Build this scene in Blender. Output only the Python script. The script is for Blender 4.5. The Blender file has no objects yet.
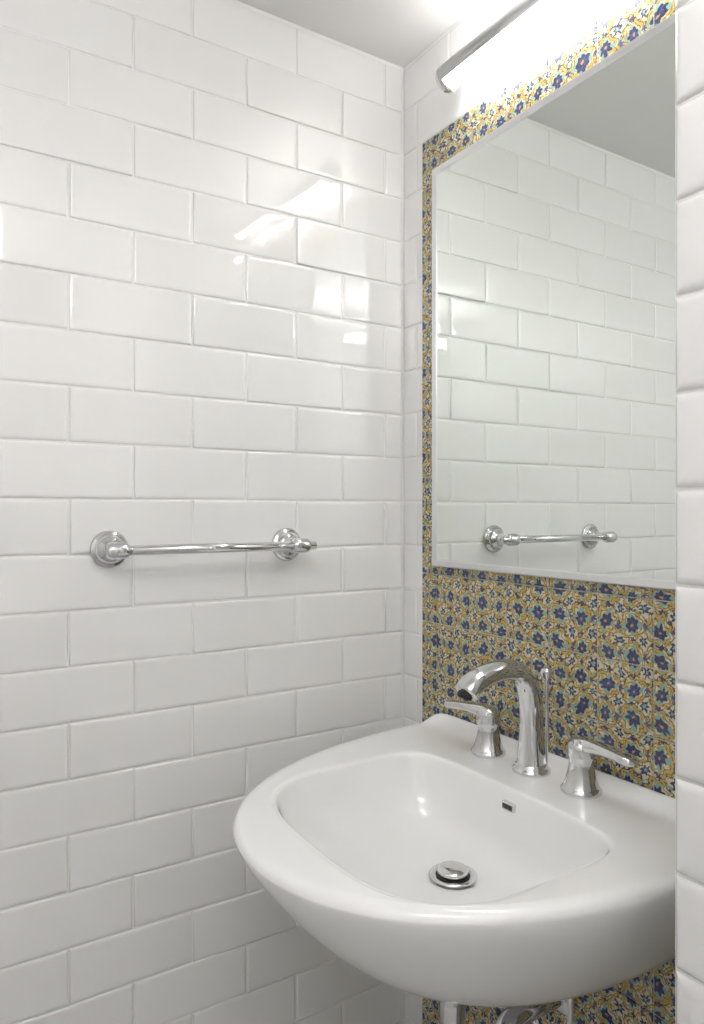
import bpy, bmesh, math, random
from mathutils import Vector, Matrix
random.seed(11)
scene = bpy.context.scene
scene.view_settings.view_transform = 'Standard'
scene.view_settings.exposure = 0.06

# ------------------------------------------------------------ helpers
def link(o):
    bpy.context.collection.objects.link(o); return o
def mesh_obj(name, verts, faces, mats, smooth=True, mi=None, parent=None):
    me = bpy.data.meshes.new(name)
    me.from_pydata(verts, [], faces)
    for m in mats: me.materials.append(m)
    for i, p in enumerate(me.polygons):
        p.use_smooth = smooth
        if mi: p.material_index = mi[i]
    bm = bmesh.new(); bm.from_mesh(me)
    bmesh.ops.recalc_face_normals(bm, faces=bm.faces)
    bm.to_mesh(me); bm.free()
    o = link(bpy.data.objects.new(name, me))
    if parent: o.parent = parent
    return o
def empty(name, loc=(0,0,0)):
    e = link(bpy.data.objects.new(name, None)); e.empty_display_size = 0.05
    return e
def box_data(x0,x1,y0,y1,z0,z1):
    v=[(x0,y0,z0),(x1,y0,z0),(x1,y1,z0),(x0,y1,z0),(x0,y0,z1),(x1,y0,z1),(x1,y1,z1),(x0,y1,z1)]
    f=[(0,3,2,1),(4,5,6,7),(0,1,5,4),(1,2,6,5),(2,3,7,6),(3,0,4,7)]
    return v,f
def box(name,x0,x1,y0,y1,z0,z1,mat,parent=None,bevel=0):
    v,f=box_data(x0,x1,y0,y1,z0,z1)
    o=mesh_obj(name,v,f,[mat],smooth=False,parent=parent)
    if bevel:
        b=o.modifiers.new('bevel','BEVEL'); b.width=bevel; b.segments=3
        for p in o.data.polygons: p.use_smooth=True
        b.harden_normals=True
    return o
def lathe(name, prof, axis_o, axis_d, mat, n=48, parent=None, sub=0):
    d=Vector(axis_d).normalized(); o=Vector(axis_o)
    a=d.orthogonal().normalized(); b=d.cross(a)
    vs=[];fs=[]
    for (r,h) in prof:
        for i in range(n):
            t=2*math.pi*i/n
            vs.append(tuple(o+d*h+(a*math.cos(t)+b*math.sin(t))*max(r,1e-5)))
    for k in range(len(prof)-1):
        for i in range(n):
            j=(i+1)%n
            fs.append((k*n+i,k*n+j,(k+1)*n+j,(k+1)*n+i))
    fs.append(tuple(range(n))); m=(len(prof)-1)*n
    fs.append(tuple(m+i for i in range(n)))
    ob=mesh_obj(name,vs,fs,[mat],parent=parent)
    return ob
def catmull(pts, n):
    out=[]
    P=[Vector(p) for p in pts]
    P=[P[0]*2-P[1]]+P+[P[-1]*2-P[-2]]
    for i in range(1,len(P)-2):
        for k in range(n):
            t=k/n
            p0,p1,p2,p3=P[i-1],P[i],P[i+1],P[i+2]
            out.append(0.5*((2*p1)+(-p0+p2)*t+(2*p0-5*p1+4*p2-p3)*t*t+(-p0+3*p1-3*p2+p3)*t**3))
    out.append(P[-2]); return out
def sweep(name, pts, radii, side, mat, n=32, seg=8, parent=None, sq=1.0):
    p=catmull(pts,seg)
    rr=catmull([(a,b,0) for a,b in radii],seg)
    S=Vector(side).normalized()
    sg=lambda v:(1 if v>=0 else -1)*abs(v)**sq
    vs=[];fs=[]
    for i,c in enumerate(p):
        t=(p[min(i+1,len(p)-1)]-p[max(i-1,0)]).normalized()
        s=(S-t*S.dot(t)).normalized(); nn=t.cross(s)
        for k in range(n):
            a=2*math.pi*k/n
            vs.append(tuple(c+s*sg(math.cos(a))*rr[i][0]+nn*sg(math.sin(a))*rr[i][1]))
    for i in range(len(p)-1):
        for k in range(n):
            j=(k+1)%n
            fs.append((i*n+k,i*n+j,(i+1)*n+j,(i+1)*n+k))
    fs.append(tuple(range(n))); m=(len(p)-1)*n
    fs.append(tuple(m+i for i in range(n)))
    return mesh_obj(name,vs,fs,[mat],parent=parent)

# ------------------------------------------------------------ materials
def newmat(name):
    m=bpy.data.materials.new(name); m.use_nodes=True
    nt=m.node_tree; b=nt.nodes['Principled BSDF']
    return m,nt,b
class NT:
    def __init__(s,nt): s.nt=nt
    def put(s,sock,v):
        if isinstance(v,(int,float)): sock.default_value=v
        elif isinstance(v,(tuple,list)): sock.default_value=v
        else: s.nt.links.new(v,sock)
    def m(s,op,a,b=0.0,c=0.0):
        n=s.nt.nodes.new('ShaderNodeMath'); n.operation=op
        s.put(n.inputs[0],a); s.put(n.inputs[1],b)
        s.put(n.inputs[2],c)
        return n.outputs[0]
    def mix(s,f,a,b):
        n=s.nt.nodes.new('ShaderNodeMix'); n.data_type='RGBA'
        s.put(n.inputs[0],f); s.put(n.inputs[6],a); s.put(n.inputs[7],b)
        return n.outputs[2]
    def noise(s,vec,scale,detail=2,out=0):
        n=s.nt.nodes.new('ShaderNodeTexNoise'); n.inputs['Scale'].default_value=scale
        n.inputs['Detail'].default_value=detail
        s.nt.links.new(vec,n.inputs['Vector']); return n.outputs[out]
    def bump(s,h,strength,dist):
        n=s.nt.nodes.new('ShaderNodeBump'); n.inputs['Strength'].default_value=strength
        n.inputs['Distance'].default_value=dist; s.nt.links.new(h,n.inputs['Height'])
        return n.outputs[0]
    def obj(s):
        n=s.nt.nodes.new('ShaderNodeTexCoord'); return n.outputs['Object']

def mat_tile():
    m,nt,b=newmat('white_glazed_tile'); t=NT(nt)
    g=nt.nodes.new('ShaderNodeNewGeometry')
    col=t.mix(g.outputs['Random Per Island'],(0.855,0.85,0.843,1),(0.89,0.886,0.88,1))
    t.put(b.inputs['Base Color'],col)
    b.inputs['Roughness'].default_value=0.03
    b.inputs['Specular IOR Level'].default_value=1.0
    h=t.noise(t.obj(),11.0,1.0)
    t.put(b.inputs['Normal'],t.bump(h,0.26,0.004))
    return m
def mat_plain(name,col,rough,metal=0.0,bump=None,spec=0.5):
    m,nt,b=newmat(name); t=NT(nt)
    o=t.obj()
    n=t.noise(o,9.0,3.0)
    c2=tuple(x*0.95 for x in col[:3])+(1,)
    t.put(b.inputs['Base Color'],t.mix(n,tuple(col[:3])+(1,),c2))
    b.inputs['Roughness'].default_value=rough
    b.inputs['Metallic'].default_value=metal
    b.inputs['Specular IOR Level'].default_value=spec
    if bump:
        h=t.noise(o,bump[0],3.0)
        t.put(b.inputs['Normal'],t.bump(h,bump[1],bump[2]))
    return m
def mat_emit(name,col,strength):
    m,nt,b=newmat(name)
    b.inputs['Base Color'].default_value=(0.9,0.9,0.9,1)
    b.inputs['Emission Color'].default_value=tuple(col)+(1,)
    b.inputs['Emission Strength'].default_value=strength
    return m

M_TILE=mat_tile()
M_GROUT=mat_plain('white_grout',(0.86,0.855,0.84),0.7)
M_MGROUT=mat_plain('mosaic_grout',(0.50,0.47,0.38),0.7)
M_CEIL=mat_plain('ceiling_paint',(0.88,0.87,0.86),0.6)
M_CHROME=mat_plain('chrome',(0.70,0.70,0.71),0.035,1.0)
M_BRUSH=mat_plain('brushed_aluminium',(0.78,0.79,0.80),0.30,1.0)
M_PORC=mat_plain('white_porcelain',(0.955,0.955,0.955),0.035,spec=1.0)
M_FLOOR=mat_plain('pale_floor_tile',(0.74,0.73,0.72),0.35)
M_DARK=mat_plain('dark_void',(0.015,0.015,0.015),0.6)
M_LAMP=mat_emit('lamp_diffuser',(1.0,0.98,0.955),17.5)
M_FILL=mat_emit('fill_drum_emitter',(1.0,0.985,0.97),29.0)  # glow of the added fill drum, out of frame
def mat_mirror():
    m,nt,b=newmat('silvered_glass'); t=NT(nt)
    n=t.noise(t.obj(),3.0,1.0)
    t.put(b.inputs['Base Color'],t.mix(n,(0.84,0.88,0.85,1),(0.83,0.87,0.84,1)))
    b.inputs['Metallic'].default_value=1.0; b.inputs['Roughness'].default_value=0.0
    return m
M_MIRROR=mat_mirror()

def mat_talavera():
    m,nt,b=newmat('painted_talavera_tile'); t=NT(nt)
    o=t.obj()
    def warp(vec,scale,amp,detail):
        nz=nt.nodes.new('ShaderNodeTexNoise'); nz.inputs['Scale'].default_value=scale; nz.inputs['Detail'].default_value=detail
        nt.links.new(o,nz.inputs['Vector'])
        sub=nt.nodes.new('ShaderNodeVectorMath'); sub.operation='SUBTRACT'
        nt.links.new(nz.outputs['Color'],sub.inputs[0]); sub.inputs[1].default_value=(.5,.5,.5)
        sc=nt.nodes.new('ShaderNodeVectorMath'); sc.operation='SCALE'
        nt.links.new(sub.outputs[0],sc.inputs[0]); sc.inputs['Scale'].default_value=amp
        ad=nt.nodes.new('ShaderNodeVectorMath'); ad.operation='ADD'
        nt.links.new(vec,ad.inputs[0]); nt.links.new(sc.outputs[0],ad.inputs[1])
        return ad.outputs[0],nz
    w1,nz=warp(o,120,0.008,2)
    w2,_n=warp(w1,24,0.022,0)
    sp=nt.nodes.new('ShaderNodeSeparateXYZ'); nt.links.new(w2,sp.inputs[0])
    Y=t.m('ADD',sp.outputs[1],0.632+10.2); Z=t.m('ADD',sp.outputs[2],10.2-2.088)
    def cell(size,oy,oz):
        a=t.m('FRACT',t.m('DIVIDE',t.m('ADD',Y,oy),size)); c=t.m('FRACT',t.m('DIVIDE',t.m('ADD',Z,oz),size))
        a=t.m('SUBTRACT',a,0.5); c=t.m('SUBTRACT',c,0.5)
        r=t.m('SQRT',t.m('ADD',t.m('MULTIPLY',a,a),t.m('MULTIPLY',c,c)))
        th=t.m('ARCTAN2',c,a)
        return a,c,r,th
    def petal(r,th,r0,amp,n,ph=0.0):
        lim=t.m('MULTIPLY_ADD',t.m('COSINE',t.m('MULTIPLY_ADD',th,n,ph)),amp,r0)
        return t.m('LESS_THAN',r,lim)
    C=0.0475
    cream=(0.62,0.57,0.41,1); ochre=(0.50,0.33,0.07,1); teal=(0.21,0.39,0.34,1)
    navy=(0.011,0.013,0.09,1); blue=(0.035,0.05,0.22,1); brown=(0.08,0.055,0.035,1)
    vo=nt.nodes.new('ShaderNodeTexVoronoi'); vo.inputs['Scale'].default_value=210
    nt.links.new(w1,vo.inputs['Vector'])
    sc2=nt.nodes.new('ShaderNodeSeparateColor'); nt.links.new(vo.outputs['Color'],sc2.inputs[0])
    rnd=sc2.outputs[0]
    col=t.mix(t.m('LESS_THAN',rnd,0.36),ochre,cream)
    col=t.mix(t.m('GREATER_THAN',rnd,0.68),col,teal)
    col=t.mix(t.m('GREATER_THAN',rnd,0.92),col,blue)
    col=t.mix(t.m('GREATER_THAN',vo.outputs['Distance'],0.62),col,brown)
    a,c,r,th=cell(C,0,0)
    f2=petal(r,th,0.465,0.04,7)
    f1=petal(r,th,0.44,0.04,7)
    f0=petal(r,th,0.35,0.04,7)
    fi=petal(r,th,0.325,0.04,7)
    col=t.mix(t.m('MULTIPLY',f2,t.m('SUBTRACT',1.0,fi)),col,brown)
    ring=t.m('MULTIPLY',f1,t.m('SUBTRACT',1.0,f0))
    gate=t.m('GREATER_THAN',sc2.outputs[1],0.28)
    col=t.mix(ring,col,t.mix(gate,cream,ochre))
    col=t.mix(fi,col,t.mix(t.m('GREATER_THAN',sc2.outputs[1],0.58),cream,ochre))
    fl=petal(r,th,0.28,0.07,4,0.0)
    col=t.mix(fl,col,teal)
    fb=petal(r,th,0.22,0.04,7)
    col=t.mix(fb,col,navy)
    fb2=petal(r,th,0.13,0.04,7,3.14)
    col=t.mix(t.m('MULTIPLY',fb2,t.m('GREATER_THAN',sc2.outputs[2],0.5)),col,blue)
    col=t.mix(t.m('LESS_THAN',r,0.045),col,ochre)
    a2,c2,r2,th2=cell(C,C/2,C/2)
    g1=petal(r2,th2,0.215,0.05,4)
    col=t.mix(g1,col,cream)
    g2=petal(r2,th2,0.14,0.04,6)
    col=t.mix(g2,col,navy)
    g3=petal(r2,th2,0.06,0.02,5)
    col=t.mix(g3,col,teal)
    for oy,oz in ((C/2,0),(0,C/2)):
        a3,c3,r3,th3=cell(C,oy,oz)
        k=petal(r3,th3,0.08,0.03,4)
        col=t.mix(k,col,blue if oy else navy)
    fine=t.noise(o,400,2)
    col=t.mix(t.m('MULTIPLY',fine,0.14),col,cream)
    t.put(b.inputs['Base Color'],col)
    b.inputs['Roughness'].default_value=0.2
    t.put(b.inputs['Normal'],t.bump(nz.outputs['Fac'],0.25,0.002))
    return m
M_TAL=mat_talavera()

# ------------------------------------------------------------ room
H=2.289
ROW=0.0959; Z0=1.3228; L=0.218
def add_tile(vs,fs,mi,P,u0,u1,v0,v1,gap,h,tilt,idx,bev=1.0):
    g=gap/2
    j=lambda: random.uniform(-.0006,.0006) if tilt>.005 else 0
    u0+=g+j();u1-=g+j();v0+=g+j();v1-=g+j()
    w=u1-u0; hh=v1-v0
    if w<0.008 or hh<0.008: return
    tu=random.gauss(0,tilt*.6); tv=random.gauss(0,tilt)
    tu=max(-1.0*tilt,min(1.0*tilt,tu)); tv=max(-1.7*tilt,min(1.7*tilt,tv))
    uc=(u0+u1)/2; vc=(v0+v1)/2
    lift=0.75*(abs(tu)*w/2+abs(tv)*hh/2)
    rings=[(0.0,-0.4,0.0),(0.0003,0.40,0.0015),(0.0012*bev,0.78,0.002),(0.0028*bev,0.95,0.003),(0.0065*bev,1.0,0.005)]
    base=len(vs); n=0
    m=4
    for inset,hf,cr in rings:
        inset=min(inset,min(w,hh)*0.4); 
        a0,a1,b0,b1=u0+inset,u1-inset,v0+inset,v1-inset
        cr=min(cr,min(a1-a0,b1-b0)*0.45)
        ring=[]
        for (cx,cy,st) in ((a1-cr,b1-cr,0),(a0+cr,b1-cr,1),(a0+cr,b0+cr,2),(a1-cr,b0+cr,3)):
            for k in range(m):
                an=(st+k/(m-1))*math.pi/2
                ring.append((cx+cr*math.cos(an),cy+cr*math.sin(an)))
        for (u,v) in ring:
            ww=h*hf + ((u-uc)*tu+(v-vc)*tv+lift if hf>0 else 0)
            vs.append(P(u,v,ww))
        n=len(ring)
    for k in range(len(rings)-1):
        for i in range(n):
            jj=(i+1)%n
            fs.append((base+k*n+i,base+k*n+jj,base+(k+1)*n+jj,base+(k+1)*n+i)); mi.append(idx)
    last=base+(len(rings)-1)*n
    fs.append(tuple(last+i for i in range(n))); mi.append(idx)
def tile_region(vs,fs,mi,P,U0,U1,V0,V1,phase,Lx=L,row=ROW,z0=Z0,gap=0.0024,h=0.0030,tilt=0.008,idx=1,stag=True,bev=1.0):
    k=math.floor((V0-z0)/row)
    while z0+k*row<V1-1e-6:
        a=max(V0,z0+k*row); b=min(V1,z0+(k+1)*row)
        ph=phase+(Lx/2 if (stag and k%2) else 0)
        j=math.floor((U0-ph)/Lx)
        while ph+j*Lx<U1-1e-6:
            c=max(U0,ph+j*Lx); d=min(U1,ph+(j+1)*Lx)
            add_tile(vs,fs,mi,P,c,d,a,b,gap,h,tilt,idx,bev)
            j+=1
        k+=1

XR=-1.75; YB=-2.45
def wall(name,slab,regions,mats=None):
    v,f=box_data(*slab); vs=list(v);fs=list(f);mi=[0]*6
    for r in regions: r(vs,fs,mi)
    o=mesh_obj(name,vs,fs,mats or [M_GROUT,M_TILE],smooth=True,mi=mi)
    for p in o.data.polygons[:6]: p.use_smooth=False
    return o
G=0.0012
PL=lambda u,v,w:(-u,-w,v)
wall('wall_left',(XR-.1,0.1,-G,0.1,0,H+.1),[lambda a,b,c:tile_region(a,b,c,PL,0.0065,-XR,0,H,0.163,tilt=0.011)])
PR=lambda u,v,w:(-w,-u,v)
MZ=2.088; MY0=0.0735
EX,EY=-0.289,-0.857
box('wall_right',0.0,0.1,YB-.1,-G,0,H,M_GROUT)
wall('trim_1',(-G,0.0,-MY0,-G,0,MZ),[lambda a,b,c:tile_region(a,b,c,PR,0.002,MY0,0,MZ,0.0-0.06,tilt=.004)])
wall('trim_2',(-G,0.0,EY,-G,MZ,H),[lambda a,b,c:tile_region(a,b,c,PR,0.002,-EY,MZ+.001,H,0.05)])
PP=lambda u,v,w:(EX-w,EY-u,v)
wall('wall_partition',(EX-G,-0.0,YB,EY,0,H),[
   lambda a,b,c:tile_region(a,b,c,PP,0.0,EY-YB,0,H,0.16,bev=3.0,gap=0.003,h=0.006,tilt=.004)])
PO=lambda u,v,w:(XR+w,-u,v)
wall('wall_opposite',(XR-.1,XR+G,YB-.1,0,0,H+.1),[lambda a,b,c:tile_region(a,b,c,PO,0.007,-YB,0,H,0.1)])
PB=lambda u,v,w:(-u,YB+w,v)
wall('wall_back',(XR,0.0,YB-.1,YB+G,0,H+.1),[lambda a,b,c:tile_region(a,b,c,PB,-EX,-XR,0,H,0.1)])
box('ceiling',XR-.1,.1,YB-.1,.1,H,H+.1,M_CEIL)
v,f=box_data(XR-.1,.1,YB-.1,.1,-.1,0); vs=list(v);fs=list(f);mi=[0]*6
PF=lambda u,v,w:(-u,-v,w)
tile_region(vs,fs,mi,PF,0,-XR,0,-YB,0.0,Lx=.3,row=.3,z0=0,gap=.004,h=.004,tilt=0.0,stag=False)
fl=mesh_obj('floor',vs,fs,[M_GROUT,M_FLOOR],mi=mi)

# mosaic backsplash
v,f=box_data(-0.005,-0.0002,EY+.0005,-MY0-.0005,0.005,MZ-.0005); vs=list(v);fs=list(f);mi=[0]*6
PM=lambda u,v,w:(-0.004-w,-u,v)
T=0.102
tile_region(vs,fs,mi,PM,MY0,-EY,0.005,MZ-.0005,0.632-6*T,Lx=T,row=T,z0=MZ-21*T,gap=0.0016,h=0.003,tilt=0.002,stag=False,bev=.5)
mo=mesh_obj('mosaic_tile_backsplash',vs,fs,[M_MGROUT,M_TAL],mi=mi)
for p in mo.data.polygons[:6]: p.use_smooth=False

# ------------------------------------------------------------ mirror
mir=empty('wall_mirror')
my0,my1,mz0,mz1=-0.803,-0.122,1.188,2.009
box('backing',-0.014,-0.0075,my0+.004,my1-.004,mz0+.004,mz1-.004,M_BRUSH,parent=mir)
fw=0.014
v,f=box_data(-0.0165,-0.0142,my0+fw*.8,my1-fw*.8,mz0+fw*.8,mz1-fw*.8)
mesh_obj('glass',v,f,[M_MIRROR],smooth=False,parent=mir)
prof=[(0.0,-0.0075),(0.0,-0.017),(0.002,-0.0195),(fw-.002,-0.0185),(fw,-0.0172),(fw,-0.0145)]
vs=[];fs=[]
for ins,x in prof:
    for (yy,zz) in ((my0+ins,mz0+ins),(my1-ins,mz0+ins),(my1-ins,mz1-ins),(my0+ins,mz1-ins)):
        vs.append((x,yy,zz))
for k in range(len(prof)-1):
    for i in range(4):
        j=(i+1)%4; fs.append((k*4+i,k*4+j,(k+1)*4+j,(k+1)*4+i))
mesh_obj('frame',vs,fs,[M_BRUSH],smooth=False,parent=mir)

# ------------------------------------------------------------ vanity light
lt=empty('vanity_light_bar')
ly0,ly1=-0.82,-0.225; lx,lz=-0.056,2.137
def halfbar(name,rad,a0,a1,y0,y1,mat,thick=0.003):
    vs=[];fs=[];NN=24
    for y in (y0,y1):
        for i in range(NN+1):
            a=math.radians(a0+(a1-a0)*i/NN)
            vs.append((lx+rad*math.cos(a),y,lz+rad*math.sin(a)))
    for i in range(NN): fs.append((i,i+1,NN+1+i+1,NN+1+i))
    ob=mesh_obj(name,vs,fs,[mat],parent=lt)
    s=ob.modifiers.new('solid','SOLIDIFY'); s.thickness=thick; s.offset=0
    return ob
lathe('diffuser_tube',[(0.0,0),(0.0165,0),(0.0165,ly1-ly0),(0.0,ly1-ly0)],(lx,ly0,lz),(0,1,0),M_LAMP,parent=lt,n=16)
halfbar('housing',0.0245,110,212,ly0-.002,ly1+.002,M_BRUSH)
capp=[(0.018,-.001),(0.0255,0.0),(0.0265,0.004),(0.0265,0.010),(0.024,0.014),(0.014,0.016)]
lathe('end_cap_1',capp,(lx,ly1,lz),(0,1,0),M_CHROME,parent=lt)
lathe('end_cap_2',capp,(lx,ly0,lz),(0,-1,0),M_CHROME,parent=lt)
box('wall_plate',-0.02,-0.006,-0.66,-0.56,2.13,2.20,M_CHROME,parent=lt,bevel=.003)
lathe('stem',[(0.010,0),(0.010,0.03)],(-0.015,-0.61,2.15),(-1,0,0),M_CHROME,parent=lt)

cl=empty('fill_drum')  # invented fill source, unseen behind the camera, added to brighten the room
lathe('fill_drum_mount',[(0.06,0),(0.06,0.02),(0.015,0.022),(0.015,0.17)],(-1.1,-1.55,H),(0,0,-1),M_BRUSH,parent=cl,n=32)
lathe('fill_drum_glow',[(0.0,0.17),(0.23,0.17),(0.23,0.25),(0.0,0.25)],(-1.1,-1.55,H),(0,0,-1),M_FILL,parent=cl,n=24)
lathe('fill_drum_rim',[(0.231,0.245),(0.236,0.245),(0.236,0.255),(0.231,0.255)],(-1.1,-1.55,H),(0,0,-1),M_BRUSH,parent=cl,n=48)

# ------------------------------------------------------------ sink
sink=empty('wall_mount_sink')
YC=-0.455
def outer_in(x,y):
    if x>-0.003 or x<-0.574: return False
    u=-x/0.574; vv=abs(y-YC)/0.337
    B=max((x+0.285)/0.279,0)
    return (u**2.65+vv**2.07)**8+B**22<=1
IC=(-0.320,-0.474)
def inner_in(x,y):
    u=(x-IC[0])/0.176; vv=(y-IC[1])/0.229
    k=max(0,min(1,(u+0.5)/1.0)); n=3.0+(6.5-3.0)*k
    return abs(u)**n+abs(vv)**n<=1
def outline(fn,c,N):
    pts=[]
    for i in range(N):
        a=2*math.pi*i/N; dx,dy=math.cos(a),math.sin(a)
        lo,hi=0,1.0
        for _ in range(40):
            mid=(lo+hi)/2
            if fn(c[0]+dx*mid,c[1]+dy*mid): lo=mid
            else: hi=mid
        pts.append((c[0]+dx*lo,c[1]+dy*lo))
    return pts
N=144
OUT=outline(outer_in,(-0.30,YC),N)
INN=outline(inner_in,IC,N)
DR=(-0.243,-0.457)
ZD=0.870
def ztop(x):
    s=max(0,min(1,(x+0.045)/0.035)); s=s*s*(3-2*s)
    return ZD-0.006*max(0,min(1,(-x-0.12)/0.45))+0.024*s
rings=[]
for s,z in [(0.02,0.605),(0.26,0.608),(0.43,0.617),(0.555,0.633),(0.665,0.658),(0.755,0.690),(0.832,0.728),(0.895,0.767),(0.95,0.805),(0.989,0.836),(1.0,0.852)]:
    sx=s+0.02*(1-s)
    rings.append([(-0.006+(x+0.006)*sx if s<1 else x, YC+(y-YC)*(s*(1-.16*(1-s))), z) for x,y in OUT])
cc=(-0.30,YC)
for ins,dz in [(0.0005,-0.011),(0.003,-0.0055),(0.008,-0.002),(0.015,-0.0005)]:
    r=[]
    for x,y in OUT:
        d=math.hypot(x-cc[0],y-cc[1]); k=(d-ins)/d
        xx=cc[0]+(x-cc[0])*k; yy=cc[1]+(y-cc[1])*k
        r.append((xx,yy,ztop(xx)+dz))
    rings.append(r)
last=rings[-1]
for t in (0.12,0.25,0.5,0.75):
    rings.append([(last[i][0]*(1-t)+INN[i][0]*t, last[i][1]*(1-t)+INN[i][1]*t,0) for i in range(N)])
    rings[-1]=[(x,y,ztop(x)) for x,y,_ in rings[-1]]
def inn(s,z,sh,circ=0.0,rad=0.03):
    r=[]
    cx=IC[0]+(DR[0]-IC[0])*sh; cy=IC[1]+(DR[1]-IC[1])*sh
    for i,(x,y) in enumerate(INN):
        a=2*math.pi*i/N
        px=cx+(x-IC[0])*s; py=cy+(y-IC[1])*s
        qx=cx+math.cos(a)*rad; qy=cy+math.sin(a)*rad
        r.append((px*(1-circ)+qx*circ,py*(1-circ)+qy*circ, z if z<0.8655 else ztop(px)+(z-ZD)))
    return r
rings.append(inn(1.02,0.870,0))
rings.append(inn(1.0,0.8685,0))
rings.append(inn(0.985,0.8650,0.01))
rings.append(inn(0.970,0.857,0.03))
rings.append(inn(0.950,0.840,0.06))
rings.append(inn(0.91,0.815,0.14))
rings.append(inn(0.84,0.791,0.28))
rings.append(inn(0.72,0.773,0.48))
rings.append(inn(0.57,0.761,0.68,0.1,0.10))
rings.append(inn(0.38,0.754,0.87,0.4,0.07))
rings.append(inn(0.2,0.750,1.0,1.0,0.045))
rings.append(inn(0.2,0.747,1.0,1.0,0.030))
rings.append(inn(0.2,0.740,1.0,1.0,0.024))
rings.append(inn(0.2,0.730,1.0,1.0,0.010))
vs=[p for r in rings for p in r]; fs=[]
for k in range(len(rings)-1):
    for i in range(N):
        j=(i+1)%N
        fs.append((k*N+i,k*N+j,(k+1)*N+j,(k+1)*N+i))
fs.append(tuple(range(N))); m=(len(rings)-1)*N
fs.append(tuple(m+i for i in range(N)))
bowl=mesh_obj('basin',vs,fs,[M_PORC],parent=sink)
ss=bowl.modifiers.new('sub','SUBSURF'); ss.levels=1; ss.render_levels=2
lathe('drain_flange',[(0.020,-0.004),(0.036,0.0),(0.0365,0.0022),(0.034,0.0038),(0.027,0.0035),(0.0255,0.001),(0.020,0.0)],(DR[0],DR[1],0.7505),(0,0,1),M_CHROME,parent=sink)
lathe('drain_gap',[(0.026,0.0),(0.026,0.001),(0.020,0.001)],(DR[0],DR[1],0.7515),(0,0,1),M_DARK,parent=sink)
lathe('drain_stopper',[(0.004,-0.01),(0.022,0.0),(0.0235,0.004),(0.0235,0.0075),(0.021,0.0095),(0.012,0.0108),(0.0,0.011)],(DR[0],DR[1],0.7535),(0,0,1),M_CHROME,parent=sink)
ox=-0.150; oyc=-0.480; oz=0.843
box('overflow_trim',ox-.0035,ox+.006,oyc-.013,oyc+.013,oz-.0065,oz+.0065,M_CHROME,parent=sink,bevel=.002)
box('overflow_hole',ox-.0040,ox+.001,oyc-.010,oyc+.010,oz-.0038,oz+.0038,M_DARK,parent=sink)

# ------------------------------------------------------------ faucet
fa=empty('widespread_faucet')
FX=-0.064; FY=-0.444; DZ=0.8695
lathe('spout_base',[(0.0305,0),(0.0315,0.002),(0.0315,0.006),(0.028,0.009),(0.0265,0.011),(0.0265,0.014),(0.022,0.018)],(FX,FY,DZ),(0,0,1),M_CHROME,parent=fa)
sweep('spout',[(FX,FY,DZ+.008),(FX,FY,DZ+.03),(FX,FY,DZ+.07),(FX-.001,FY,DZ+.11),(FX-.010,FY,DZ+.145),(FX-.032,FY,DZ+.169),(FX-.064,FY,DZ+.176),(FX-.100,FY,DZ+.172),(FX-.128,FY,DZ+.161),(FX-.142,FY,DZ+.149)],
  [(.0245,.0245),(.022,.022),(.0195,.0195),(.019,.019),(.019,.018),(.0195,.0170),(.0205,.0165),(.021,.0165),(.0215,.017),(.021,.017)],(0,1,0),M_CHROME,parent=fa,sq=.92)
lathe('aerator',[(0.011,0),(0.012,0.003),(0.012,0.01)],(FX-.1455,FY,DZ+.141),(.45,0,1),M_DARK,parent=fa)
lathe('lift_rod',[(0.0025,0),(0.0025,.145),(0.004,.150),(0.0095,.155),(0.0105,.162),(0.009,.168),(0.0,.170)],(FX+.032,FY-.004,DZ),(0,0,1),M_CHROME,parent=fa)
for i,(hy,sgn,dx) in enumerate(((-0.341,1,-0.016),(-0.5475,-1,0.004))):
    lathe('handle_base_%d'%(i+1),[(0.0295,0),(0.0310,0.002),(0.0310,0.007),(0.0280,0.010),(0.0265,0.013),(0.0240,0.020),(0.0205,0.032),(0.0185,0.044),(0.0185,0.052),(0.0205,0.055),(0.0210,0.058),(0.0205,0.064),(0.0210,0.069),(0.0200,0.076),(0.013,0.083),(0.0,0.085)],(FX,hy,DZ),(0,0,1),M_CHROME,parent=fa)
    z=DZ+.073
    sweep('lever_%d'%(i+1),[(FX,hy-sgn*.012,z),(FX+dx*.1,hy+sgn*.01,z+.002),(FX+dx*.4,hy+sgn*.035,z+.003),(FX+dx*.7,hy+sgn*.06,z+.002),(FX+dx*.95,hy+sgn*.086,z-.001),(FX+dx*1.02,hy+sgn*.094,z-.002)],
      [(.013,.009),(.0150,.0115),(.0135,.0085),(.0145,.0075),(.0140,.0068),(.009,.004)],(1,0,0),M_CHROME,parent=fa,sq=.75)

# ------------------------------------------------------------ trap and supplies
tr=empty('chrome_p_trap')
px,py=DR
lathe('tailpiece',[(0.019,0),(0.019,0.16)],(px,py,0.47),(0,0,1),M_CHROME,parent=tr)
lathe('flange_nut',[(0.026,0),(0.028,0.004),(0.028,0.022),(0.024,0.03)],(px,py,0.582),(0,0,1),M_CHROME,parent=tr)
lathe('slip_nut_1',[(0.022,0),(0.025,0.003),(0.025,0.02),(0.022,0.024)],(px,py,0.47),(0,0,1),M_CHROME,parent=tr)
R=0.05
pts=[(px,py,0.48),(px,py,0.46)]+[(px+R-R*math.cos(a),py,0.44-R*math.sin(a)) for a in [math.pi*k/6 for k in range(0,7)]]
pts+=[(px+2*R,py,0.46),(px+2*R+.012,py,0.482),(px+2*R+.035,py,0.49),(px+2*R+.07,py,0.49),(-0.012,py,0.49)]
sweep('bend',pts,[(.017,.017)]*len(pts),(0,1,0),M_CHROME,parent=tr,seg=4)
lathe('wall_escutcheon',[(0.018,0.012),(0.03,0.008),(0.034,0.0)],(-0.0075,py,0.49),(-1,0,0),M_CHROME,parent=tr)
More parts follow.
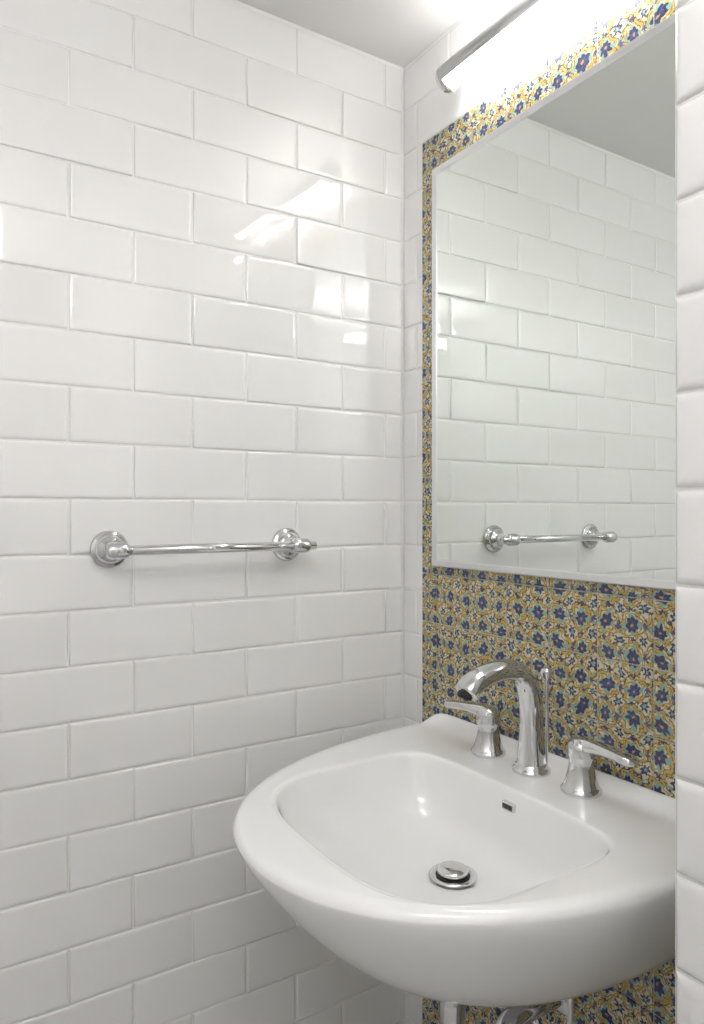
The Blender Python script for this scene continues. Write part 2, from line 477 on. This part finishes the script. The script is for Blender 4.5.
for i,yy in enumerate((-0.385,-0.515)):
    zz=.40; q='_%d'%(i+1)
    lathe('valve_escutcheon'+q,[(0.028,0),(0.027,0.004),(0.012,0.008)],(-0.0075,yy,zz),(-1,0,0),M_CHROME,parent=tr)
    lathe('valve_body'+q,[(0.009,0),(0.009,0.03),(0.013,0.032),(0.013,0.055),(0.008,0.058)],(-0.0085,yy,zz),(-1,0,0),M_CHROME,parent=tr)
    lathe('valve_knob'+q,[(0.006,0.0),(0.018,0.008),(0.020,0.014),(0.016,0.018)],(-0.066,yy,zz),(-1,0,0),M_CHROME,parent=tr)
    sweep('riser'+q,[(-0.052,yy,zz+.005),(-0.052,yy,zz+.06),(-0.05,yy,zz+.15),(-0.05,yy,0.66)],[(.005,.005)]*4,(0,1,0),M_BRUSH,parent=tr)

# ------------------------------------------------------------ towel bar
tb=empty('towel_bar')
BZ=1.235; BY=-0.068
for i,xx in enumerate((-0.642,-0.296)):
    lathe('rosette_%d'%(i+1),[(0.031,0),(0.033,0.002),(0.033,0.006),(0.030,0.009),(0.026,0.0105),(0.0245,0.013),(0.0235,0.017),(0.019,0.021),(0.014,0.024),(0.012,0.030),(0.0115,0.045),(0.013,0.050),(0.014,0.053)],(xx,-0.0034,BZ),(0,-1,0),M_CHROME,parent=tb)
    lathe('post_head_%d'%(i+1),[(0.009,-0.019),(0.0125,-0.0165),(0.0145,-0.010),(0.0145,0.010),(0.0125,0.0165),(0.009,0.019)],(xx,BY,BZ),(1,0,0),M_CHROME,parent=tb)
lathe('bar',[(0.0088,0),(0.0088,0.385)],(-0.65,BY,BZ),(1,0,0),M_CHROME,parent=tb)

# ------------------------------------------------------------ camera
cd=bpy.data.cameras.new('camera'); cam=link(bpy.data.objects.new('camera',cd))
cd.sensor_fit='HORIZONTAL'; cd.sensor_width=36; cd.lens=717/704*36
cd.clip_start=0.01
cam.location=(-0.946,-1.295,1.30)
cam.rotation_euler=(math.radians(90),0,-math.atan2(.5297,.848))
scene.camera=cam
w=bpy.data.worlds.new('world'); scene.world=w; w.use_nodes=True
w.node_tree.nodes['Background'].inputs[0].default_value=(0.8,0.85,0.9,1)
w.node_tree.nodes['Background'].inputs[1].default_value=0.3
